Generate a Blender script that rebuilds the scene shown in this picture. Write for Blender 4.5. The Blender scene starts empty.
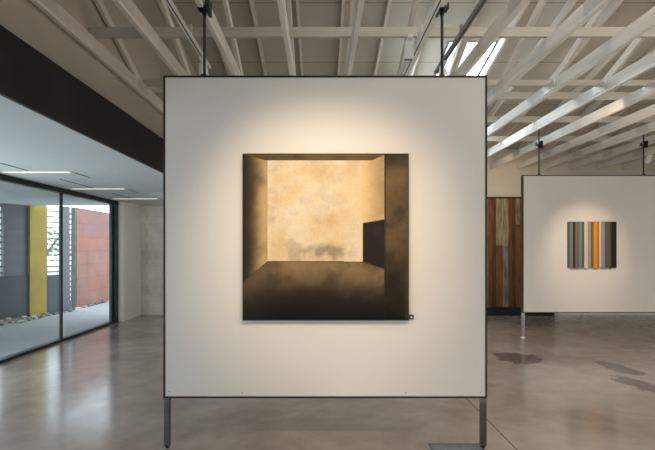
import bpy, bmesh, math, random
from mathutils import Vector, Matrix, noise
random.seed(7)
S = bpy.context.scene
C = S.collection
F = 440.0; EYE = 1.53

# ------------------------------------------------------------------ materials
def srgb(r, g, b):
    def f(c):
        c /= 255.0
        return c/12.92 if c <= .04045 else ((c+.055)/1.055)**2.4
    return (f(r), f(g), f(b), 1)

def mat(name, col, rough=.6, metal=0, noise_s=0, noise_amt=.0, bump=0, spec=.5, scale=(1,1,1), col2=None, detail=5):
    m = bpy.data.materials.new(name); m.use_nodes = True
    nt = m.node_tree; N = nt.nodes; L = nt.links
    p = N['Principled BSDF']
    p.inputs['Base Color'].default_value = col
    p.inputs['Roughness'].default_value = rough
    p.inputs['Metallic'].default_value = metal
    p.inputs['Specular IOR Level'].default_value = spec
    if noise_s:
        tc = N.new('ShaderNodeTexCoord'); mp = N.new('ShaderNodeMapping'); mp.inputs['Scale'].default_value = scale
        L.new(tc.outputs['Object'], mp.inputs['Vector'])
        n = N.new('ShaderNodeTexNoise'); n.inputs['Scale'].default_value = noise_s; n.inputs['Detail'].default_value = detail
        L.new(mp.outputs[0], n.inputs['Vector'])
        r = N.new('ShaderNodeValToRGB')
        r.color_ramp.elements[0].position = .3; r.color_ramp.elements[1].position = .7
        a = noise_amt
        r.color_ramp.elements[0].color = (col[0]*(1-a), col[1]*(1-a), col[2]*(1-a), 1)
        r.color_ramp.elements[1].color = col2 if col2 else (min(1, col[0]*(1+a)), min(1, col[1]*(1+a)), min(1, col[2]*(1+a)), 1)
        L.new(n.outputs['Fac'], r.inputs['Fac']); L.new(r.outputs['Color'], p.inputs['Base Color'])
        if bump:
            b = N.new('ShaderNodeBump'); b.inputs['Strength'].default_value = bump; b.inputs['Distance'].default_value = .01
            L.new(n.outputs['Fac'], b.inputs['Height']); L.new(b.outputs['Normal'], p.inputs['Normal'])
    return m

def emis(name, col, s):
    m = bpy.data.materials.new(name); m.use_nodes = True
    p = m.node_tree.nodes['Principled BSDF']
    p.inputs['Base Color'].default_value = col
    p.inputs['Emission Color'].default_value = col; p.inputs['Emission Strength'].default_value = s
    return m

def glass_mat(name, tint, refl=.9):
    m = bpy.data.materials.new(name); m.use_nodes = True
    nt = m.node_tree; N = nt.nodes; L = nt.links
    N.remove(N['Principled BSDF']); out = N['Material Output']
    t = N.new('ShaderNodeBsdfTransparent'); t.inputs[0].default_value = tint
    g = N.new('ShaderNodeBsdfGlossy'); g.inputs['Roughness'].default_value = .01; g.inputs[0].default_value = (refl, refl, refl, 1)
    f = N.new('ShaderNodeLayerWeight'); f.inputs[0].default_value = .5
    pw = N.new('ShaderNodeMath'); pw.operation = 'POWER'; pw.inputs[1].default_value = 4
    L.new(f.outputs['Facing'], pw.inputs[0])
    ma = N.new('ShaderNodeMath'); ma.operation = 'MULTIPLY_ADD'; ma.inputs[1].default_value = .9; ma.inputs[2].default_value = .06
    L.new(pw.outputs[0], ma.inputs[0])
    mx = N.new('ShaderNodeMixShader')
    L.new(ma.outputs[0], mx.inputs[0]); L.new(t.outputs[0], mx.inputs[1]); L.new(g.outputs[0], mx.inputs[2])
    L.new(mx.outputs[0], out.inputs['Surface'])
    return m

M = {}
M['panel'] = mat('panel_paint', (.64,.60,.555,1), .55, 0, 1.2, .02)
M['frame'] = mat('dark_steel', (.035,.03,.027,1), .4, .6, 8, .2)
M['leg'] = mat('leg_steel', (.13,.125,.13,1), .35, .8, 6, .2)
M['wallwarm'] = mat('warm_plaster', (.60,.53,.44,1), .8, 0, 1.5, .04)
M['wall'] = mat('white_plaster', (.80,.79,.74,1), .8, 0, 1.5, .03)
M['lowceil'] = mat('low_ceiling_plaster', (.60,.64,.64,1), .85, 0, 1.0, .03)
M['wood'] = mat('whitewashed_timber', (.66,.62,.555,1), .7, 0, 3.0, .10, .15, .3, (6,.7,6))
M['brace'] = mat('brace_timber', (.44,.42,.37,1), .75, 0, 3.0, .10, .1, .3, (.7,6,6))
M['plate'] = mat('painted_nail_plate', (.55,.52,.47,1), .5, .2, 90, .12, .3, .5, (1,1,1), None, 1)
M['fascia'] = mat('black_steel_beam', (.012,.014,.016,1), .45, .3, 2.2, .5, 0, .4, (1,1,1), (.022,.018,.015,1))
M['black'] = mat('matte_black', (.008,.008,.009,1), .5, 0, 5, .2)
M['winframe'] = mat('blue_grey_anodised_frame', (.035,.05,.058,1), .4, .5, 4, .15)
M['glass'] = glass_mat('clear_glass', (.88,.93,.93,1))
M['leg2'] = mat('galvanised_leg', (.42,.42,.43,1), .35, .5, 6, .1)
M['cover'] = mat('worn_cover_metal', (.15,.15,.155,1), .6, .1, 60, .3)
M['coverrim'] = mat('cover_rim_metal', (.09,.09,.09,1), .6, .1, 20, .2)
M['base'] = mat('white_baseboard_paint', (.86,.85,.82,1), .5, 0, 3, .03)
M['fixture'] = mat('white_enamel', (.72,.70,.66,1), .4, 0, 3, .03)
M['lens'] = emis('lamp_lens', (1,.93,.82,1), 12)
M['slotlight'] = emis('linear_diffuser', (1,.90,.78,1), .9)
M['conduit'] = mat('grey_conduit', (.16,.155,.15,1), .5, .0, 5, .1)

# roof deck: boards with seams
def deck_mat():
    m = mat('whitewashed_plywood_deck', (.53,.50,.44,1), .8, 0, 1.3, .09, .1, .2)
    nt = m.node_tree; N = nt.nodes; L = nt.links; p = N['Principled BSDF']
    tc = N.new('ShaderNodeTexCoord'); br = N.new('ShaderNodeTexBrick')
    br.inputs['Color1'].default_value = (1,1,1,1); br.inputs['Color2'].default_value = (.93,.92,.90,1); br.inputs['Mortar'].default_value = (.55,.50,.42,1)
    br.inputs['Scale'].default_value = 1; br.inputs['Mortar Size'].default_value = .008
    br.inputs['Brick Width'].default_value = 2.44; br.inputs['Row Height'].default_value = 1.22
    mp = N.new('ShaderNodeMapping'); mp.inputs['Location'].default_value = (.3, .11, 0)
    L.new(tc.outputs['Object'], mp.inputs[0]); L.new(mp.outputs[0], br.inputs['Vector'])
    mx = N.new('ShaderNodeMix'); mx.data_type = 'RGBA'; mx.blend_type = 'MULTIPLY'; mx.inputs[0].default_value = 1
    src = p.inputs['Base Color'].links[0].from_socket
    L.new(src, mx.inputs[6]); L.new(br.outputs['Color'], mx.inputs[7]); L.new(mx.outputs[2], p.inputs['Base Color'])
    return m
M['deck'] = deck_mat()
M['upper'] = mat('boarded_upper_wall', (.44,.40,.33,1), .8, 0, 1.2, .12)

def block_mat(name, c1, c2, mo, w, h, ms=.02, rough=.8, axis='XZ'):
    m = bpy.data.materials.new(name); m.use_nodes = True
    nt = m.node_tree; N = nt.nodes; L = nt.links; p = N['Principled BSDF']
    p.inputs['Roughness'].default_value = rough; p.inputs['Specular IOR Level'].default_value = .1
    tc = N.new('ShaderNodeTexCoord'); sp = N.new('ShaderNodeSeparateXYZ'); cb = N.new('ShaderNodeCombineXYZ')
    L.new(tc.outputs['Object'], sp.inputs[0]); L.new(sp.outputs['X' if axis == 'XZ' else 'Y'], cb.inputs[0]); L.new(sp.outputs['Z'], cb.inputs[1])
    br = N.new('ShaderNodeTexBrick')
    br.inputs['Color1'].default_value = c1; br.inputs['Color2'].default_value = c2; br.inputs['Mortar'].default_value = mo
    br.inputs['Scale'].default_value = 1; br.inputs['Mortar Size'].default_value = ms; br.inputs['Brick Width'].default_value = w; br.inputs['Row Height'].default_value = h
    L.new(cb.outputs[0], br.inputs['Vector'])
    n = N.new('ShaderNodeTexNoise'); n.inputs['Scale'].default_value = 2.2; n.inputs['Detail'].default_value = 6
    L.new(tc.outputs['Object'], n.inputs['Vector'])
    r = N.new('ShaderNodeValToRGB'); r.color_ramp.elements[0].position = .3; r.color_ramp.elements[1].position = .75
    r.color_ramp.elements[0].color = (.72,.72,.74,1); r.color_ramp.elements[1].color = (1,1,1,1)
    L.new(n.outputs['Fac'], r.inputs[0])
    mx = N.new('ShaderNodeMix'); mx.data_type = 'RGBA'; mx.blend_type = 'MULTIPLY'; mx.inputs[0].default_value = 1
    L.new(br.outputs['Color'], mx.inputs[6]); L.new(r.outputs[0], mx.inputs[7]); L.new(mx.outputs[2], p.inputs['Base Color'])
    b = N.new('ShaderNodeBump'); b.inputs['Strength'].default_value = .4; b.inputs['Distance'].default_value = .01; b.invert = True
    L.new(br.outputs['Fac'], b.inputs['Height']); L.new(b.outputs[0], p.inputs['Normal'])
    return m
M['block'] = block_mat('painted_block', (.80,.77,.69,1), (.78,.75,.67,1), (.70,.67,.60,1), .40, .163, .006)
M['corten'] = block_mat('rusted_steel_plates', (.38,.165,.115,1), (.30,.16,.14,1), (.22,.12,.11,1), 1.1, .37, .006, .7, 'YZ')

def floor_mat():
    m = bpy.data.materials.new('polished_concrete'); m.use_nodes = True
    nt = m.node_tree; N = nt.nodes; L = nt.links; p = N['Principled BSDF']
    tc = N.new('ShaderNodeTexCoord')
    def ramp(src, p0, c0, p1, c1):
        r = N.new('ShaderNodeValToRGB'); e = r.color_ramp.elements
        e[0].position = p0; e[0].color = c0; e[1].position = p1; e[1].color = c1
        L.new(src, r.inputs[0]); return r.outputs[0]
    def mul(a, b, fac=1.0, mode='MULTIPLY'):
        x = N.new('ShaderNodeMix'); x.data_type = 'RGBA'; x.blend_type = mode
        if isinstance(fac, float): x.inputs[0].default_value = fac
        else: L.new(fac, x.inputs[0])
        for s, v in ((6, a), (7, b)):
            if isinstance(v, tuple): x.inputs[s].default_value = v
            else: L.new(v, x.inputs[s])
        return x.outputs[2]
    def math_(op, a, b=0, clamp=False):
        x = N.new('ShaderNodeMath'); x.operation = op; x.use_clamp = clamp
        for s, v in ((0, a), (1, b)):
            if isinstance(v, (int, float)): x.inputs[s].default_value = v
            else: L.new(v, x.inputs[s])
        return x.outputs[0]
    n1 = N.new('ShaderNodeTexNoise'); n1.inputs['Scale'].default_value = .9; n1.inputs['Detail'].default_value = 8; n1.inputs['Roughness'].default_value = .6; n1.inputs['Distortion'].default_value = .6
    L.new(tc.outputs['Object'], n1.inputs['Vector'])
    n2 = N.new('ShaderNodeTexNoise'); n2.inputs['Scale'].default_value = 5; n2.inputs['Detail'].default_value = 8
    L.new(tc.outputs['Object'], n2.inputs['Vector'])
    c = ramp(n1.outputs['Fac'], .32, (.265,.205,.165,1), .68, (.42,.352,.30,1))
    c = mul(c, ramp(n2.outputs['Fac'], .3, (.84,.83,.82,1), .7, (1,1,1,1)))
    sep = N.new('ShaderNodeSeparateXYZ'); L.new(tc.outputs['Object'], sep.inputs[0])
    # saw-cut control joints
    for jx in (1.5, 5.35):
        d = math_('ABSOLUTE', math_('SUBTRACT', sep.outputs['X'], jx))
        k = math_('LESS_THAN', d, .007)
        c = mul(c, (.10,.085,.075,1), math_('MULTIPLY', k, .75), 'MIX')
    for jy in (3.0, 6.9, 9.3):
        d = math_('ABSOLUTE', math_('SUBTRACT', sep.outputs['Y'], jy))
        k = math_('LESS_THAN', d, .006)
        c = mul(c, (.13,.11,.10,1), math_('MULTIPLY', k, .3), 'MIX')
    # dark old adhesive stains
    n3 = N.new('ShaderNodeTexNoise'); n3.inputs['Scale'].default_value = 6; n3.inputs['Detail'].default_value = 5
    L.new(tc.outputs['Object'], n3.inputs['Vector'])
    for (sx, sy, rx, ry, rot) in ((2.78,6.18,.33,.36,.25), (3.84,5.64,.17,.36,.1), (3.60,4.98,.17,.40,.12)):
        mp = N.new('ShaderNodeMapping'); mp.vector_type = 'TEXTURE'
        mp.inputs['Location'].default_value = (sx, sy, 0); mp.inputs['Rotation'].default_value = (0,0,rot); mp.inputs['Scale'].default_value = (rx, ry, 1)
        L.new(tc.outputs['Object'], mp.inputs[0])
        ln = N.new('ShaderNodeVectorMath'); ln.operation = 'LENGTH'; L.new(mp.outputs[0], ln.inputs[0])
        d = math_('ADD', ln.outputs['Value'], math_('MULTIPLY', math_('SUBTRACT', n3.outputs['Fac'], .5), 1.6))
        k = ramp(d, .78, (1,1,1,1), .98, (0,0,0,1))
        c = mul(c, (.085,.066,.053,1), math_('MULTIPLY', k, .82), 'MIX')
    L.new(c, p.inputs['Base Color'])
    rr = ramp(n2.outputs['Fac'], .3, (.12,)*3+(1,), .7, (.21,)*3+(1,))
    L.new(rr, p.inputs['Roughness'])
    p.inputs['IOR'].default_value = 1.55
    p.inputs['Specular IOR Level'].default_value = .5
    b = N.new('ShaderNodeBump'); b.inputs['Strength'].default_value = .05; b.inputs['Distance'].default_value = .01
    L.new(n2.outputs['Fac'], b.inputs['Height']); L.new(b.outputs[0], p.inputs['Normal'])
    return m
M['floor'] = floor_mat()
M['patio'] = mat('patio_concrete', (.34,.35,.35,1), .8, 0, 40, .12)
M['greywall'] = mat('violet_grey_metal', (.135,.135,.16,1), .5, .2, 2, .12, 0, .5, (1,1,4))
M['lowwall'] = mat('slate_grey_low_wall', (.065,.08,.095,1), .6, 0, 2, .15)
M['yellow'] = mat('mustard_yellow_panel', (.40,.265,.03,1), .5, 0, 2, .15)
M['slat'] = mat('dark_louvre_slat', (.12,.13,.14,1), .5, 0, 3, .1)
STONES = [mat('river_stone', c, .7, 0, 6, .3) for c in ((.42,.39,.35,1), (.22,.21,.20,1), (.12,.115,.11,1), (.55,.52,.48,1), (.30,.25,.2,1))]
M['leaf'] = mat('desert_green_leaf', (.32,.40,.28,1), .6, 0, 3, .3)
M['bark'] = mat('grey_brown_bark', (.12,.09,.07,1), .8, 0, 6, .3)

# ------------------------------------------------------------------ mesh helpers
def box(bm, x0, x1, y0, y1, z0, z1, mi=0, bev=0):
    vs = [bm.verts.new((x, y, z)) for z in (z0, z1) for y in (y0, y1) for x in (x0, x1)]
    fs = []
    for q in ((0,2,3,1), (4,5,7,6), (0,1,5,4), (2,6,7,3), (0,4,6,2), (1,3,7,5)):
        f = bm.faces.new([vs[i] for i in q]); f.material_index = mi; fs.append(f)
    if bev:
        es = list({e for f in fs for e in f.edges})
        r = bmesh.ops.bevel(bm, geom=es, offset=bev, segments=2, profile=.5, affect='EDGES')
        for f in r['faces']: f.material_index = mi
    return vs

def bar(bm, a, b, w, h, up=Vector((0,0,1))):
    """rectangular bar from a to b; w across, h in the 'up' direction"""
    a = Vector(a); b = Vector(b); d = (b-a).normalized()
    s = d.cross(up).normalized(); u = s.cross(d).normalized()
    vs = []
    for p in (a, b):
        for (i, j) in ((-1,-1), (1,-1), (1,1), (-1,1)):
            vs.append(bm.verts.new(p + s*(w/2*i) + u*(h/2*j)))
    for q in ((3,2,1,0), (4,5,6,7), (0,1,5,4), (1,2,6,5), (2,3,7,6), (3,0,4,7)):
        bm.faces.new([vs[i] for i in q])

def tube(bm, a, b, r0, r1=None, n=16):
    r1 = r0 if r1 is None else r1
    a = Vector(a); b = Vector(b); d = b-a
    mt = Matrix.Translation((a+b)/2) @ d.to_track_quat('Z', 'Y').to_matrix().to_4x4()
    bmesh.ops.create_cone(bm, cap_ends=True, segments=n, radius1=r0, radius2=r1, depth=d.length, matrix=mt)

def obj(name, bm, m, parent=None, loc=(0,0,0), smooth=False):
    bmesh.ops.recalc_face_normals(bm, faces=bm.faces)
    me = bpy.data.meshes.new(name); bm.to_mesh(me); bm.free()
    for x in (m if isinstance(m, (list, tuple)) else [m]): me.materials.append(x)
    if smooth:
        me.shade_auto_smooth if False else None
        for p in me.polygons: p.use_smooth = True
    o = bpy.data.objects.new(name, me); C.objects.link(o); o.location = loc
    if parent: o.parent = parent
    return o

def thing(name, label, cat, loc=(0,0,0), group=None):
    o = bpy.data.objects.new(name, None); C.objects.link(o); o.location = loc
    o.empty_display_size = .1
    return tag(o, label, cat, group)

def tag(o, label, cat, group=None, kind=None):
    o['label'] = label; o['category'] = cat
    if group: o['group'] = group
    if kind: o['kind'] = kind
    return o

def struct(name, bm, m, parent=None):
    o = obj(name, bm, m, parent)
    if not parent: o['kind'] = 'structure'
    return o

def B(*a, **k):
    bm = bmesh.new(); box(bm, *a, **k); return bm

# ------------------------------------------------------------------ room shell
XL = -4.25; XR = 10.6; YB = 10.2; YF = -4.2; ZC = 2.53; FX = -2.2
def roof_z(y): return 6.32 - .24*y
struct('floor', B(XL-.12, XR+.15, YF-.15, YB+.15, -.12, 0), M['floor'])
# far wall: block-built part under the low ceiling, plastered part under the roof
struct('wall_back', B(FX-.12, XR+.15, YB, YB+.15, 0, roof_z(YB)-.02), M['wallwarm'])
struct('wall_back_block', B(-4.14, FX-.12, YB, YB+.15, 0, ZC), M['block'])
struct('wall_right', B(XR, XR+.15, YF, YB, 0, roof_z(YF)), M['wall'])
struct('wall_rear', B(XL-.12, XR+.15, YF-.15, YF, 0, roof_z(YF)), M['wall'])
# left wall return beyond the glazing
bm = bmesh.new(); box(bm, -4.40, -4.14, 9.28, YB+.15, 0, ZC)
struct('wall_left', bm, M['wall'])
# toothed block quoin in the far left corner
bm = bmesh.new()
for k in range(15):
    z0 = .02+k*.167
    if z0+.15 > ZC: break
    w = .13 if k % 2 else .07
    box(bm, -4.14, -4.14+w, YB-.035, YB, z0, z0+.15)
struct('trim_1', bm, M['block'])
# dropped ceiling
struct('ceiling_low', B(XL-.12, FX+.12, YF, YB, ZC, ZC+.12), M['lowceil'])
# black steel fascia beam (I section seen from the gallery side) and the boarded strip above
bm = bmesh.new(); box(bm, FX+.12, FX+.15, YF, YB, ZC-.0, 2.97); box(bm, FX-.02, FX+.12, YF, YB, 2.93, 2.97); struct('trim_2', bm, M['fascia'])
bm = bmesh.new(); box(bm, FX-.02, FX+.035, YF, YB, 2.97, roof_z(YF)); 
struct('wall_left_upper', bm, M['upper'])
# sloping roof deck with a rooflight opening
SX0, SX1, SY0, SY1 = 1.99, 2.73, 6.75, 8.6
def roof_piece(bm, x0, x1, y0, y1, t=.06):
    vs = []
    for (y) in (y0, y1):
        for x in (x0, x1):
            for dz in (0, t): vs.append(bm.verts.new((x, y, roof_z(y)+dz)))
    for q in ((0,2,6,4), (1,5,7,3), (0,1,3,2), (4,6,7,5), (0,4,5,1), (2,3,7,6)):
        bm.faces.new([vs[i] for i in q])
bm = bmesh.new()
roof_piece(bm, FX-.02, SX0, YF, YB+.15); roof_piece(bm, SX1, XR+.15, YF, YB+.15)
roof_piece(bm, SX0, SX1, YF, SY0); roof_piece(bm, SX0, SX1, SY1, YB+.15)
struct('ceiling', bm, M['deck'])
bm = bmesh.new()
for (x0, x1, y0, y1) in ((SX0-.04, SX0, SY0-.04, SY1+.04), (SX1, SX1+.04, SY0-.04, SY1+.04), (SX0, SX1, SY0-.04, SY0), (SX0, SX1, SY1, SY1+.04)):
    roof_piece(bm, x0, x1, y0, y1, .30)
sk = struct('window_2', bm, M['fixture'])
bm = bmesh.new()
for v in [(SX0, SY0), (SX1, SY0), (SX1, SY1), (SX0, SY1)]: bm.verts.new((v[0], v[1], roof_z(v[1])+.28))
bm.faces.new(bm.verts[:]); obj('glass_pane', bm, M['glass'], sk)
# baseboard along the far wall, right of the timber doors
struct('baseboard_back', B(5.42, XR, YB-.02, YB, 0, .09, bev=.004), M['base'])

# ------------------------------------------------------------------ glazed wall
bm = bmesh.new()
box(bm, XL-.10, XL, YF, 9.28, ZC-.075, ZC)          # head
box(bm, XL-.10, XL, YF, 9.28, 0, .045)              # sill
box(bm, XL-.12, XL+.0, 9.12, 9.28, 0, ZC)           # jamb
for dz in (.02, .045): box(bm, XL, XL+.012, YF, 9.28, ZC-.075+dz, ZC-.07+dz)
w = struct('window_1', bm, M['winframe'])
for (y0, y1) in ((.6, 3.7), (3.9, 7.02), (7.2, 8.9)):
    pass
STILES = [-2.0, 1.0, 4.1, 7.278]
for y in STILES:
    obj('mullion', B(XL-.05, XL-.015, y-.022, y+.022, .045, ZC-.075, bev=.003), M['black'], w)
obj('sliding_stile', B(XL-.09, XL-.03, 9.05, 9.12, .045, ZC-.075, bev=.004), M['winframe'], w)
ys = [YF]+STILES+[9.07]
for i in range(len(ys)-1):
    a = ys[i]+(.022 if i else 0); b = ys[i+1]-(.022 if i < len(ys)-2 else .02)
    bm = bmesh.new()
    vs = [bm.verts.new(v) for v in ((XL-.05, a, .045), (XL-.05, b, .045), (XL-.05, b, ZC-.075), (XL-.05, a, ZC-.075))]
    bm.faces.new(vs); obj('glass_pane', bm, M['glass'], w)

# ------------------------------------------------------------------ outside
struct('ground', B(-30, XL-.12, -8, 40, -.12, -.02), M['patio'])
bm = bmesh.new(); box(bm, -9.0, XL-.12, YF, 10.15, ZC, ZC+.12); struct('trim_3', bm, M['lowceil'])
# angled screen wall: local frame, u along the wall
P0 = Vector((-6.96, 9.57, 0)); DU = Vector((.62, 1.16, 0)).normalized()
ANG = math.atan2(DU.y, DU.x)
def u_at(px):   # distance along the wall of the pixel column px
    k = (px-320)/F
    return (k*P0.y - P0.x)/(DU.x - k*DU.y)
scr = bpy.data.objects.new('screen_wall', None); C.objects.link(scr); scr.location = P0; scr.rotation_euler = (0,0,ANG); 
tag(scr, 'angled grey patio screen wall with mustard panel and dark slatted openings', 'wall')
UA, UB = -3.5, u_at(73)
obj('low_wall', B(UA, u_at(29), 0, .2, -.02, .93), M['lowwall'], scr)
obj('low_wall', B(u_at(45.5), u_at(61), 0, .2, -.02, .90), M['lowwall'], scr)
obj('grey_panel', B(u_at(5), u_at(29), .03, .15, .93, ZC-.0), M['greywall'], scr)
obj('grey_panel', B(u_at(61), u_at(71.2), .05, .09, -.02, 2.58), M['greywall'], scr)
yp = obj('yellow_panel', B(u_at(29), u_at(45.5), -.05, .2, -.02, 2.56), M['yellow'], scr)
obj('end_post', B(u_at(73.2), u_at(76.5), .05, .09, -.02, 2.58), M['lowwall'], scr)
def louvre(u0, u1, z0, z1, pitch, th=.03, dp=.05):
    bm = bmesh.new(); z = z0+pitch*.6
    while z < z1:
        box(bm, u0, u1, .055, .055+dp, z-th/2, z+th/2); z += pitch
    obj('louvre', bm, M['slat'], scr)
louvre(UA, u_at(5), .93, ZC, .133); louvre(u_at(45.5), u_at(61), .90, ZC, .133); louvre(u_at(71.2), u_at(73.2), .25, 2.5, .13, .05, .02)
obj('louvre_post', B(u_at(5)-.03, u_at(5), .0, .14, .93, ZC), M['slat'], scr)
obj('louvre_post', B(u_at(45.5), u_at(45.5)+.04, .0, .14, .90, ZC), M['slat'], scr)
obj('louvre_base', B(u_at(71.2), u_at(73.2), .055, .085, -.02, .25), M['greywall'], scr)
cw = obj('rusted_steel_wall', B(-6.44, -6.4, 11.58, 18, -.02, 2.62), M['corten'])
tag(cw, 'reddish rusted steel plate wall running along the patio', 'wall')
# river stones at the foot of the walls
stone_meshes = []
for k in range(5):
    bm = bmesh.new(); bmesh.ops.create_icosphere(bm, subdivisions=2, radius=.06)
    for v in bm.verts:
        n = noise.noise(v.co*9 + Vector((k*7, 0, 0))); v.co *= 1+.35*n
        v.co.z *= .55
    me = bpy.data.meshes.new('river_stone'); bm.to_mesh(me); bm.free(); me.materials.append(STONES[k])
    for p in me.polygons: p.use_smooth = True
    stone_meshes.append(me)
placed = []
tries = 0
NRM = Vector((DU.y, -DU.x, 0))     # towards the gallery
while len(placed) < 190 and tries < 20000:
    tries += 1
    if len(placed) % 3:
        u = random.uniform(-.35, UB-.05); p = P0 + DU*u
        wmax = max(.14, (-6.2 - p.x)/max(NRM.x, .1)*.9)
        p = p + NRM*random.uniform(.07, min(wmax, .75))
    else:
        p = Vector((random.uniform(-6.33, -6.2), random.uniform(11.3, 13.9), 0))
    s = random.uniform(.5, 1.1)
    if any((p-q).length < .078*(s+t) for q, t in placed): continue
    placed.append((p, s))
    o = bpy.data.objects.new('river_stone', stone_meshes[len(placed) % 5]); C.objects.link(o)
    o.location = (p.x, p.y, -.02+.028*s); o.scale = (s, s, s); o.rotation_euler = (0, 0, random.uniform(0, 6.28))
    tag(o, 'rounded grey river stone at the foot of the patio walls', 'stone', 'river stones along the patio walls')
# tree behind the screen
t = thing('tree', 'green desert tree behind the slatted screen openings', 'tree', (-10.5, 16.5, -.02))
bm = bmesh.new(); tube(bm, (0,0,0), (0.1,0,1.3), .1, .07, 10); tube(bm, (.1,0,1.2), (.9,.2,2.4), .06, .02, 8); tube(bm, (.1,0,1.2), (-.7,-.1,2.3), .06, .02, 8)
obj('trunk', bm, M['bark'], t)
bm = bmesh.new()
for k in range(700):
    v = Vector((random.gauss(0,1), random.gauss(0,1), random.gauss(0,1))).normalized()*random.uniform(.4, 1)
    c = Vector((v.x*1.9, v.y*1.1, 1.75+v.z*.7)); a = random.uniform(0, 6.28); r = .07
    d1 = Vector((math.cos(a), math.sin(a), random.uniform(-.5,.5)))*r; d2 = Vector((random.uniform(-1,1), random.uniform(-1,1), random.uniform(-1,1)))*r
    bm.faces.new([bm.verts.new(c-d1), bm.verts.new(c+d2), bm.verts.new(c+d1), bm.verts.new(c-d2)])
obj('foliage', bm, M['leaf'], t)

# ------------------------------------------------------------------ trusses
CHZ0, CHZ1 = 3.37, 3.51
TX = [-2.13+.61*k for k in range(20)]
ORD = ['first','second','third','fourth','fifth','sixth','seventh','eighth','ninth','tenth','eleventh','twelfth','thirteenth','fourteenth','fifteenth','sixteenth','seventeenth','eighteenth','nineteenth','twentieth']
YT0 = YF+.02
def make_truss():
    t = thing('roof_truss', '', 'truss', (0, 0, CHZ0), 'white timber roof trusses')
    T = lambda z: z-CHZ0
    obj('bottom_chord', B(-.021, .021, YT0, YB-.01, 0, .14, bev=.003), M['wood'], t)
    bm = bmesh.new()
    def tc(y): return T(roof_z(y)-.075)
    bar(bm, (0, YT0, tc(YT0)), (0, YB-.01, tc(YB-.01)), .038, .13); obj('top_chord', bm, M['wood'], t)
    for yn in (-.2, 1.6, 3.4, 5.25, 7.05, 8.85):
        y1 = yn-(1.9 if yn > 6 else 2.6)
        z1 = T(3.48)+.43*(yn-y1)
        if y1 < YT0: y1 = YT0+.05; z1 = T(3.48)+.43*(yn-y1)
        # each long web runs from its chord node up towards the high side and ends on the top chord
        if yn > 8: yt = (T(3.48)+.6*yn - (T(6.245)))/( .6-.24); sl = .6
        else: sl = .43
        yt = (T(3.48)+sl*yn - T(6.245))/(sl-.24)
        yt = max(yt, YT0+.03)
        if yn == 5.25:
            bm = bmesh.new(); bar(bm, (0, yn, .10), (0, yt, .10+sl*(yn-yt)), .036, .085); obj('web', bm, M['wood'], t)
        bm = bmesh.new()
        for s in (-1, 1): box(bm, min(s*.0215, s*.0245), max(s*.0215, s*.0245), yn-.14, yn+.14, .03, .135)
        obj('nail_plate', bm, M['plate'], t)
    for yv in (1.6, 3.4):
        bm = bmesh.new(); bar(bm, (0, yv, .13), (0, yv-.9, tc(yv-.9)), .036, .085); obj('web', bm, M['wood'], t)
    return t
def copy_tree(o, parent=None):
    c = o.copy(); C.objects.link(c)
    if parent: c.parent = parent
    for ch in list(o.children): copy_tree(ch, c)
    return c
t0 = make_truss()
for i, x in enumerate(TX):
    t = t0 if i == 0 else copy_tree(t0)
    t.location.x = x
    t['label'] = 'white painted timber roof truss, %s to the right from the black beam' % ORD[i]

# cross braces on top of the bottom chords
for (y, z1, lab) in ((4.10, 3.60, 'nearest white cross brace running across the roof trusses'),
                 (5.33, 3.58, 'second white cross brace running across the roof trusses'),
                 (5.80, 3.60, 'brightly lit white cross brace just behind the second one'),
                 (6.86, 3.60, 'fourth white cross brace from the front, across the trusses'),
                 (8.07, 3.60, 'white cross brace farthest back, nearest the far wall')):
    o = obj('cross_brace', B(FX+.04, XR-.02, y, y+.038, CHZ1, z1, bev=.003), M['brace'])
    tag(o, lab, 'brace', 'cross braces over the trusses')

# ------------------------------------------------------------------ low ceiling fittings
names = ['nearest', 'middle', 'farthest']
for i, y in enumerate((5.70, 7.28, 8.72)):
    t = thing('linear_light', '%s recessed strip light of the three in the low ceiling' % names[i].capitalize(), 'light', (-3.67, y, ZC), 'recessed strip lights')
    bm = bmesh.new(); W = .45
    for (a,b,c,d) in ((-W,W,-.05,-.04), (-W,W,.04,.05), (-W,-W+.01,-.04,.04), (W-.01,W,-.04,.04)): box(bm, a, b, c, d, -.008, .003)
    obj('housing', bm, M['fixture'], t)
    obj('diffuser', B(-W+.01, W-.01, -.04, .04, -.004, 0), M['slotlight'], t)
k = 0
for (x, y0, y1, lab) in ((-3.72, 4.85, 5.6, 'dark air slot in front of the nearest strip light'), (-3.72, 6.3, 7.18, 'dark air slot in front of the middle strip light'),
                    (-3.72, 7.9, 8.6, 'dark air slot in front of the farthest strip light'), (-3.22, 5.78, 6.15, 'dark air slot behind the nearest strip light'),
                    (-3.22, 7.36, 7.8, 'dark air slot behind the middle strip light')):
    o = obj('air_slot', B(x-.012, x+.012, y0, y1, ZC-.003, ZC+.003), M['black']); tag(o, lab, 'vent', 'air slots in the low ceiling')

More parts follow.
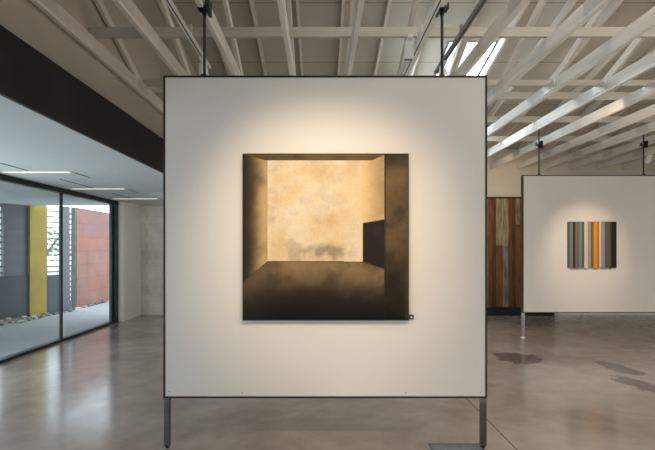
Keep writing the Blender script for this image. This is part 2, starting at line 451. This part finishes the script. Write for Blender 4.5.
# ------------------------------------------------------------------ hanging display panels
def display_panel(label, x0, x1, y, z0, z1, rods, thick, legmat, disc=False, cz=.045):
    t = thing('display_panel', label, 'display panel', ((x0+x1)/2, y, 0))
    cx = (x0+x1)/2; w = (x1-x0)/2
    fr = .014
    obj('board', B(-w+fr, w-fr, .004, thick-.004, z0+fr, z1-fr), M['panel'], t)
    bm = bmesh.new()
    box(bm, -w, -w+fr, 0, thick, z0, z1); box(bm, w-fr, w, 0, thick, z0, z1)
    box(bm, -w+fr, w-fr, 0, thick, z1-fr, z1); box(bm, -w+fr, w-fr, 0, thick, z0, z0+fr)
    obj('edge_frame', bm, M['frame'], t)
    for s in (-1, 1):
        lx = s*(w-.021)
        lw = .022
        l = obj('leg', B(lx-lw, lx+lw, .01, thick-.02, .022 if not disc else .05, z0, bev=.004), legmat, t)
        bm2 = bmesh.new()
        if disc:
            tube(bm2, (lx, thick/2, .012), (lx, thick/2, .055), .012, .016, 16); tube(bm2, (lx, thick/2, 0), (lx, thick/2, .012), .045, .035, 20)
        else:
            tube(bm2, (lx, thick/2-.005, 0), (lx, thick/2-.005, .028), .011, .022, 16)
        obj('leveling_foot', bm2, M['fixture'] if disc else M['frame'], l)
    for (sx, sz) in ((-w+.045, z0+.05), (-w+.6, z0+.04), (w-.62, z0+.04), (w-.05, z0+.045)):
        bm = bmesh.new(); tube(bm, (sx, .0035, sz), (sx, .005, sz), .004, .004, 8); obj('screw_head', bm, M['frame'], t)
    for rx, side in rods:
        bm = bmesh.new(); tube(bm, (rx-cx, thick/2, z1), (rx-cx, thick/2, CHZ0+.25), .011, .011, 12)
        obj('hanging_rod', bm, M['black'], t)
        # channel clamp that grips the chord
        bm = bmesh.new(); q = rx-cx
        sgn = side
        box(bm, q-.045, q+.045, thick/2-.04, thick/2+.04, 3.325+cz, 3.338+cz)
        box(bm, q+sgn*.035-.012, q+sgn*.035+.012, thick/2-.045, thick/2+.045, 3.29+cz, 3.40+cz)
        box(bm, q-sgn*.045-.005, q-sgn*.045+.005, thick/2-.02, thick/2+.02, 3.33+cz, 3.375+cz)
        tube(bm, (q, thick/2, 3.285+cz), (q, thick/2, 3.325+cz), .018, .018, 6)
        obj('clamp', bm, M['black'], t)
    # flange where the rod meets the panel
        bm = bmesh.new(); tube(bm, (rx-cx, thick/2, z1), (rx-cx, thick/2, z1+.02), .03, .02, 16); obj('rod_flange', bm, M['black'], t)
    return t
K1 = 131.2; PY = F/K1
px2 = lambda px, k: (px-320)/k
pz2 = lambda py, k: EYE+(249-py)/k
main = display_panel('large square white display panel in front, holding the dark brown painting', px2(163.2,K1), px2(487.2,K1), PY, pz2(398.3,K1), pz2(75.5,K1), [(px2(203.3,K1), 1), (px2(443.3,K1), -1)], .07, M['leg'])
K2 = 58.2; PY2 = F/K2
small = display_panel('smaller-looking far white display panel on the right, holding the striped artwork', px2(522.8,K2), px2(661,K2), PY2, pz2(313,K2), pz2(175,K2), [(px2(540,K2), 1), (px2(645,K2), 1)], .07, M['leg2'], True, -.01)

# ------------------------------------------------------------------ large painting (vertex painted canvas)
def lerp(a, b, t): return tuple(a[i]+(b[i]-a[i])*t for i in range(3))
def sst(a, b, x):
    t = max(0, min(1, (x-a)/(b-a))); return t*t*(3-2*t)
def fb(x, y, s, o=0):
    return noise.fractal(Vector((x*s+o, y*s+o*.7, o)), .9, 2.1, 6)   # about -1..1
def paint(u, v):
    X = u*381+31; Y = v*380+35            # coordinates of the composition
    n = fb(u, v, 5, 3); n2 = fb(u, v, 11, 9); n3 = fb(u, v, 2.2, 17)
    dark = (62,50,36); 
    floor_l = 280 if X > 88 else 280+(88-X)*.83
    if X > 305: floor_l = 281+(X-305)*.32
    elif X > 88: floor_l = 279.5+.007*(X-88)
    ceil_l = 50
    ax = 355 + (1 if Y < 385 else 0)
    right_edge = 357
    if X > right_edge:
        c = lerp((94,77,54), (28,22,17), sst(200, 420, Y)*.8)
        c = lerp(c, (140,115,80), max(0, n*.5+.12*n2))
        c = lerp(c, (26,20,15), max(0, -n*.7-.2*n2))
        c = lerp(c, (30,24,18), sst(80, 30, Y)*.5)
        if Y > 385+(X-357)*.58: c = lerp(c, (18,14,11), .8)
        if X > 405: c = lerp(c, (90,78,60), .25)
        if X < 360: c = lerp(c, (40,32,24), .5)
        return c
    if Y < 36+13*min(1, max(0, (X-31)/49)) + 0 and X < 88 or (Y < 49 and 80 < X < 330) or (Y < 49-max(0, X-330)*.45 and X >= 330):
        c = lerp((86,72,50), (120,98,68), sst(60, 200, X)*.3+max(0, n*.6))
        return lerp(c, (40,32,22), max(0, -n*.8))
    if Y > floor_l:
        t = sst(0, 1, (Y-floor_l)/(415-floor_l))
        c = lerp((138,113,80), (62,50,37), min(1, t*1.9))
        c = lerp(c, (18,15,13), max(0, min(1, (t-.45)*1.9)))
        c = lerp(c, (170,140,100), max(0, n2*.25+n*.22)*(1-t))
        c = lerp(c, (30,24,18), max(0, -n*.45-.2*n2)*(1-.3*t))
        c = lerp(c, (50,40,30), sst(140, 31, X)*.5)
        if Y-floor_l < 3: c = lerp(c, (60,48,36), .4)
        return c
    if X < 88:
        t = sst(34, 84, X+8*n)
        c = lerp((52,42,30), (196,163,114), t**1.2)
        c = lerp(c, (60,48,34), max(0, -n*.6)*(1-t*.5))
        c = lerp(c, (215,185,140), max(0, n2*.3)*t)
        return c
    if X > 307 and Y > 193-(X-307)*.17:
        c = (40,33,30); 
        return lerp(c, (58,48,42), max(0, n)*.6)
    # bright back wall
    c = lerp((226,192,138), (240,220,188), sst(90, 50, Y)*.7+sst(180, 300, X)*.25)
    c = lerp(c, (205,165,108), max(0, min(1, .15+n*1.1+n3*.7)))
    c = lerp(c, (248,238,220), max(0, min(1, -n3*.9+.3*n2)))
    c = lerp(c, (150,128,104), max(0, min(.8, (n2*1.0+n*.8-.12)))*sst(330, 100, X)*.7)
    sm = math.exp(-((Y-262)/16)**2)*sst(150, 190, X)*sst(305, 270, X)
    c = lerp(c, (105,88,72), min(.75, max(0, sm*(.5+1.3*n2+.5*n))))
    c = lerp(c, (250,240,222), sst(240, 300, X)*sst(150, 260, Y)*.6*(1 if X < 305 else 0))
    c = lerp(c, (216,204,184), .32)
    if X < 95: c = lerp(c, (255,240,212), .2)
    if X >= 305:
        c = lerp((222,190,140), (178,148,108), sst(305, 357, X)+.25*n)
        c = lerp(c, (235,208,165), max(0, n2*.4))
    return c
def canvas_mat():
    m = bpy.data.materials.new('painted_canvas'); m.use_nodes = True
    nt = m.node_tree; N = nt.nodes; L = nt.links; p = N['Principled BSDF']
    a = N.new('ShaderNodeVertexColor'); a.layer_name = 'paint'
    tc = N.new('ShaderNodeTexCoord'); n = N.new('ShaderNodeTexNoise'); n.inputs['Scale'].default_value = 60; n.inputs['Detail'].default_value = 3
    L.new(tc.outputs['Object'], n.inputs['Vector'])
    r = N.new('ShaderNodeValToRGB'); r.color_ramp.elements[0].color = (.9,.9,.9,1); r.color_ramp.elements[0].position = .3; r.color_ramp.elements[1].position = .7
    L.new(n.outputs['Fac'], r.inputs[0])
    mx = N.new('ShaderNodeMix'); mx.data_type = 'RGBA'; mx.blend_type = 'MULTIPLY'; mx.inputs[0].default_value = 1
    L.new(a.outputs['Color'], mx.inputs[6]); L.new(r.outputs[0], mx.inputs[7]); L.new(mx.outputs[2], p.inputs['Base Color'])
    p.inputs['Roughness'].default_value = .75; p.inputs['Specular IOR Level'].default_value = .15
    return m
pd = .035
KP = F/(PY-pd)
ax0, ax1 = px2(243,KP), px2(408.3,KP); az0, az1 = pz2(320,KP), pz2(154,KP)
art = thing('painting', 'large square brown painting of an empty room with a black doorway', 'painting', ((ax0+ax1)/2, PY, (az0+az1)/2))
hw = (ax1-ax0)/2; hh = (az1-az0)/2
NG = 300
verts = []; faces = []; cols = []
PG = .80   # the painted colours are albedo: darker than as lit
for j in range(NG+1):
    for i in range(NG+1):
        u = i/NG; v = j/NG
        verts.append((-hw+2*hw*u, -pd, hh-2*hh*v))
        c = srgb(*[max(0, min(255, q)) for q in paint(u, v)])
        cols.extend((c[0]*PG, c[1]*PG, c[2]*PG, 1))
for j in range(NG):
    for i in range(NG):
        a = j*(NG+1)+i; faces.append((a, a+NG+1, a+NG+2, a+1))
me = bpy.data.meshes.new('canvas'); me.from_pydata(verts, [], faces)
at = me.color_attributes.new('paint', 'FLOAT_COLOR', 'POINT'); at.data.foreach_set('color', cols)
me.materials.append(canvas_mat())
o = bpy.data.objects.new('canvas', me); C.objects.link(o); o.parent = art
bm = bmesh.new()
e = .004
box(bm, -hw-e, -hw, -pd-.002, 0, -hh-e, hh+e); box(bm, hw, hw+e, -pd-.002, 0, -hh-e, hh+e); box(bm, -hw, hw, -pd-.002, 0, hh, hh+e); box(bm, -hw, hw, -pd-.002, 0, -hh-e, -hh)
box(bm, -hw, hw, -pd+.004, -pd+.008, -hh, hh)
obj('stretcher_edge', bm, M['frame'], art)
# small tag beside it
tx, tz = px2(411.4,K1), pz2(317,K1)
t = thing('wall_tag', 'tiny dark square tag with pale centre beside the large painting', 'tag', (tx, PY, tz))
bm = bmesh.new()
r = .0175
for (a,b,c,d) in ((-r,-r+.010,-r,r), (r-.010,r,-r,r), (-r+.01,r-.01,-r,-r+.01), (-r+.01,r-.01,r-.01,r)): box(bm, a, b, -.006, 0, c, d)
obj('border', bm, M['black'], t)
obj('centre', B(-r+.01, r-.01, -.004, 0, -r+.01, r-.01), M['fixture'], t)

# ------------------------------------------------------------------ striped artwork
st = [(50,58,(112,110,110)),(58,78,(140,140,142)),(78,92,(60,44,36)),(92,104,(142,126,112)),(104,118,(118,118,116)),(118,135,(138,144,138)),(135,153,(98,108,106)),
      (153,175,(238,224,206)),(175,193,(186,168,146)),(193,213,(122,112,96)),(213,238,(246,160,22)),(238,248,(204,126,18)),(248,264,(236,226,212)),
      (264,288,(158,162,172)),(288,296,(104,84,68)),(296,322,(112,103,90)),(322,332,(78,70,60)),(332,362,(34,27,23))]
KS = F/(PY2-.03)
sx0, sx1 = px2(568.6,KS), px2(616.3,KS); sz0, sz1 = pz2(267.3,KS), pz2(221.8,KS)
t = thing('striped_artwork', 'small square artwork of vertical grey, cream and orange stripes', 'painting', ((sx0+sx1)/2, PY2, (sz0+sz1)/2))
hw2 = (sx1-sx0)/2; hh2 = (sz1-sz0)/2
bm = bmesh.new(); ms = []
for k, (a, b, c) in enumerate(st):
    ms.append(mat('stripe_paint', tuple(x*.62 for x in srgb(*c)[:3])+(1,), .6, 0, 14, .08, 0, .3, (1,1,.1)))
    u0 = -hw2+2*hw2*(a-50)/312; u1 = -hw2+2*hw2*(b-50)/312
    box(bm, u0, u1, -.026-.006*(k % 3), 0, -hh2-.006*((k*5) % 4), hh2, k)
    if k % 3 == 1: box(bm, (u0+u1)/2-.005, (u0+u1)/2+.005, -.02, -.01, -hh2-.035, -hh2-.004, k)
obj('striped_face', bm, ms, t)
obj('backing', B(-hw2-.006, hw2+.006, -.012, 0, -hh2-.004, hh2+.004), M['conduit'], t)

# ------------------------------------------------------------------ reclaimed timber doors in the far wall
def wood(name, c, c2=None):
    return mat(name, c, .6, 0, 5, .45, .2, .3, (5,5,.6), c2, 8)
WM = [wood('red_brown_board', (.15,.052,.018,1)), wood('brown_board', (.085,.04,.018,1)), wood('weathered_pale_board', (.22,.16,.085,1), (.38,.30,.18,1)), wood('grey_board', (.20,.17,.14,1)), wood('orange_brown_board', (.16,.068,.026,1))]
KD = F/(YB-.06)
dz0, dz1 = pz2(307,KD), pz2(197,KD)
dx0, dx1 = 2.95, 5.37
bm = bmesh.new()
box(bm, dx0, dx0+.035, YB-.08, YB, dz0, dz1); box(bm, dx1-.035, dx1, YB-.08, YB, dz0, dz1)
box(bm, dx0+.035, dx1-.035, YB-.08, YB, dz1-.035, dz1)
d = struct('door_1', bm, M['frame'])
obj('kick_base', B(dx0, dx1, YB-.12, YB, 0, dz0), M['black'], d)
def PX(c): return px2(485+c/3.85, KD)
def PZ(c): return pz2(180+c/3.85, KD)
bm = bmesh.new()
zt = dz1-.035; zb = dz0
plk = [(12,28,zt,zb,0),(28,42,zt,zb,1),(42,90,zt,PZ(252),2),(42,68,PZ(252),zb,4),(68,90,PZ(252),zb,3),(90,104,zt,zb,0),(104,118,zt,zb,1),(118,136,zt,PZ(170),2),(118,136,PZ(170),zb,4)]
for k, (a, b, z1, z0, mi) in enumerate(plk): box(bm, PX(a)+.002, PX(b)-.002, YB-.06-.004*(k % 3), YB-.02, z0+.002, z1-.002, mi)
x = dx0+.035; random.seed(3)
while x < PX(12)-.02:
    x2 = min(PX(12), x+random.uniform(.08, .2)); box(bm, x+.002, x2-.002, YB-.06, YB-.02, zb, zt, random.choice((0,1,4,2))); x = x2
x = PX(136)
while x < dx1-.05:
    x2 = min(dx1-.035, x+random.uniform(.08, .2)); box(bm, x+.002, x2-.002, YB-.06, YB-.02, zb, zt, random.choice((0,1,4))); x = x2
obj('plank_face', bm, WM, d)

# ------------------------------------------------------------------ track lighting
def track(label, x, y0, y1, z=3.25, dark=False):
    t = thing('light_track', label, 'light track', (x, y0, z))
    m = M['conduit'] if dark else M['fixture']
    bm = bmesh.new(); L_ = y1-y0
    box(bm, -.018, -.006, 0, L_, 0, .03); box(bm, .006, .018, 0, L_, 0, .03); box(bm, -.006, .006, 0, L_, .02, .03)
    obj('rail', bm, m, t)
    obj('conductor_slot', B(-.006, .006, .02, L_-.02, .004, .012), M['black'], t)
    yy = .3
    while yy < L_:
        obj('support', B(-.008, .008, yy, yy+.03, .03, max(.034, CHZ0-z)), m, t); yy += 1.6
    return t
def head(label, x, y, aim, z=3.25, lit=False, r=.045, ln=.16):
    t = thing('track_spotlight', label, 'spotlight', (x, y, z))
    obj('adapter', B(-.017, .017, -.08, .08, -.03, 0, bev=.003), M['fixture'], t)
    bm = bmesh.new(); tube(bm, (0,0,-.07), (0,0,-.03), .012); obj('stem', bm, M['fixture'], t)
    d = Vector(aim).normalized(); c = Vector((0,0,-.1))
    bm = bmesh.new(); tube(bm, c-d*ln*.5, c+d*ln*.5, r*.85, r, 24)
    can = obj('lamp_can', bm, M['fixture'], t)
    bm = bmesh.new(); tube(bm, c+d*(ln*.5), c+d*(ln*.5+.004), r*.82, r*.82, 24)
    obj('lens', bm, M['lens'] if lit else M['black'], can)
    return t
track('white light track on the left, ending near the big panel', -1.06, -1.5, 4.2)
track('white light track beside the middle of the big panel top', .835, -1.5, 7.0)
track('dark grey light track right of the right panel hanger', 1.16, -1.5, 4.4, 3.28, True)
track('light track under the trusses right of the big panel', 3.31, .5, 9.0, 3.338)
track('far right light track above the striped artwork panel', 5.90, .5, 8.0)
head('white track spotlight seen beside the left panel hanger', -1.06, 4.0, (.2,-.5,-1))
head('white boxy track spotlight left of the right panel hanger', .76, 3.75, (0,.25,-1), 3.325, False, .045, .15)
head('glowing track spotlight at the foot of the right panel hanger', 1.16, 4.15, (.0,-.5,-1), 3.28, True, .04, .1)
head('small track spotlight beside the far panel right hanger', 5.90, 7.9, (0,.5,-1))

# floor outlet plate
t = thing('floor_outlet_cover', 'flat grey metal floor cover plate near the right leg', 'floor cover', (1.05, 3.25, 0))
obj('plate', B(-.19, .19, -.19, .19, 0, .004, bev=.001), M['cover'], t)
bm = bmesh.new()
for (a,b,c,d_) in ((-.2,-.19,-.2,.2),(.19,.2,-.2,.2),(-.19,.19,-.2,-.19),(-.19,.19,.19,.2)): box(bm, a, b, c, d_, 0, .006)
obj('rim', bm, M['coverrim'], t)

# ------------------------------------------------------------------ lights
def area(name, loc, target, sx, sy, power, col, vis=False):
    l = bpy.data.lights.new(name, 'AREA'); l.shape = 'RECTANGLE'; l.size = sx; l.size_y = sy; l.energy = power; l.color = col
    o = bpy.data.objects.new(name, l); C.objects.link(o); o.location = loc
    o.rotation_euler = (Vector(target)-Vector(loc)).to_track_quat('-Z', 'Y').to_euler()
    return o
def spot(name, loc, target, power, col, size, blend=.8, rad=.05):
    l = bpy.data.lights.new(name, 'SPOT'); l.energy = power; l.color = col; l.spot_size = math.radians(size); l.spot_blend = blend; l.shadow_soft_size = rad
    o = bpy.data.objects.new(name, l); C.objects.link(o); o.location = loc
    o.rotation_euler = (Vector(target)-Vector(loc)).to_track_quat('-Z', 'Y').to_euler()
    return o
area('rear_fill', (2, YF+.1, 2.0), (2, 5, 1.9), 9, 2.6, 60, (.90,.95,1))  # added fill lamp behind the camera; the rear wall has no window
area('overhead_fill', (4.3, 2.0, 5.0), (4.3, 2.05, 0), 8.5, 3.8, 250, (1,.93,.83))  # added overhead fill above the view, brightens the floor
area('near_window_fill', (XL-.4, .5, 1.3), (0, 1.2, 1.0), 5, 2.2, 62, (.66,.83,1))  # added lamp outside the glass, puts cool light on the main panel
area('side_window_fill', (XL-.4, 4.6, 1.25), (0, 5.6, 1.2), 2.6, 2.3, 62, (.82,.91,1))  # added unseen lamp outside the glass, brightens low ceiling and left floor
area('rooflight', ((SX0+SX1)/2, (SY0+SY1)/2, roof_z(7.6)+.2), (2.6, 7.2, 0), .7, 1.75, 110, (.82,.91,1))
spot('truss_fill_spot', (1.15, 7.7, 3.72), (2.7, 6.0, 3.6), 130, (.80,.90,1), 150, 1, .3)  # added soft spot hidden behind the main panel, lights the truss chords
area('bounce_fill', (4, 4.5, .35), (4, 4.5, 5), 8, 8, 75, (1,.92,.82))  # added upward lamp imitating floor bounce, brightens the roof timbers
spot('painting_spot', (-.5, .9, 3.2), (-.05, PY, 1.62), 225, (1,.78,.53), 47, 1)
spot('painting_spot', (.75, .9, 3.2), (.15, PY, 1.62), 185, (1,.78,.53), 47, 1)
spot('striped_spot', (4.5, 5.4, 3.2), (4.55, PY2, 1.5), 200, (1,.78,.55), 38, 1)
spot('wall_wash', (3.9, 8.2, 3.2), (4.1, YB, 2.2), 60, (1,.78,.55), 100, 1)
spot('corner_fill', (-2.6, 7.5, 2.4), (-4.0, 10.1, 1.0), 32, (1,.97,.9), 100, 1)  # added spot, unseen behind the main panel, brightens the far left walls
spot('truss_wash', (3.42, 5.7, 3.0), (3.97, 6.15, 3.45), 14, (1,.74,.48), 62, .15)
spot('truss_wash', (3.42, 9.0, 3.0), (3.97, 9.45, 3.45), 8, (1,.74,.48), 62, .3)
W = bpy.data.worlds.new('sky'); S.world = W; W.use_nodes = True
bg = W.node_tree.nodes['Background']; bg.inputs[0].default_value = (.78,.90,1,1); bg.inputs[1].default_value = 4

# ------------------------------------------------------------------ camera
cam = bpy.data.cameras.new('camera'); co = bpy.data.objects.new('camera', cam); C.objects.link(co)
co.location = (0, 0, EYE); co.rotation_euler = (math.pi/2, 0, 0)
cam.sensor_width = 36; cam.lens = F/655*36; cam.shift_x = 7.5/655; cam.shift_y = 24/655
S.camera = co
S.view_settings.view_transform = 'Standard'
S.view_settings.exposure = 0
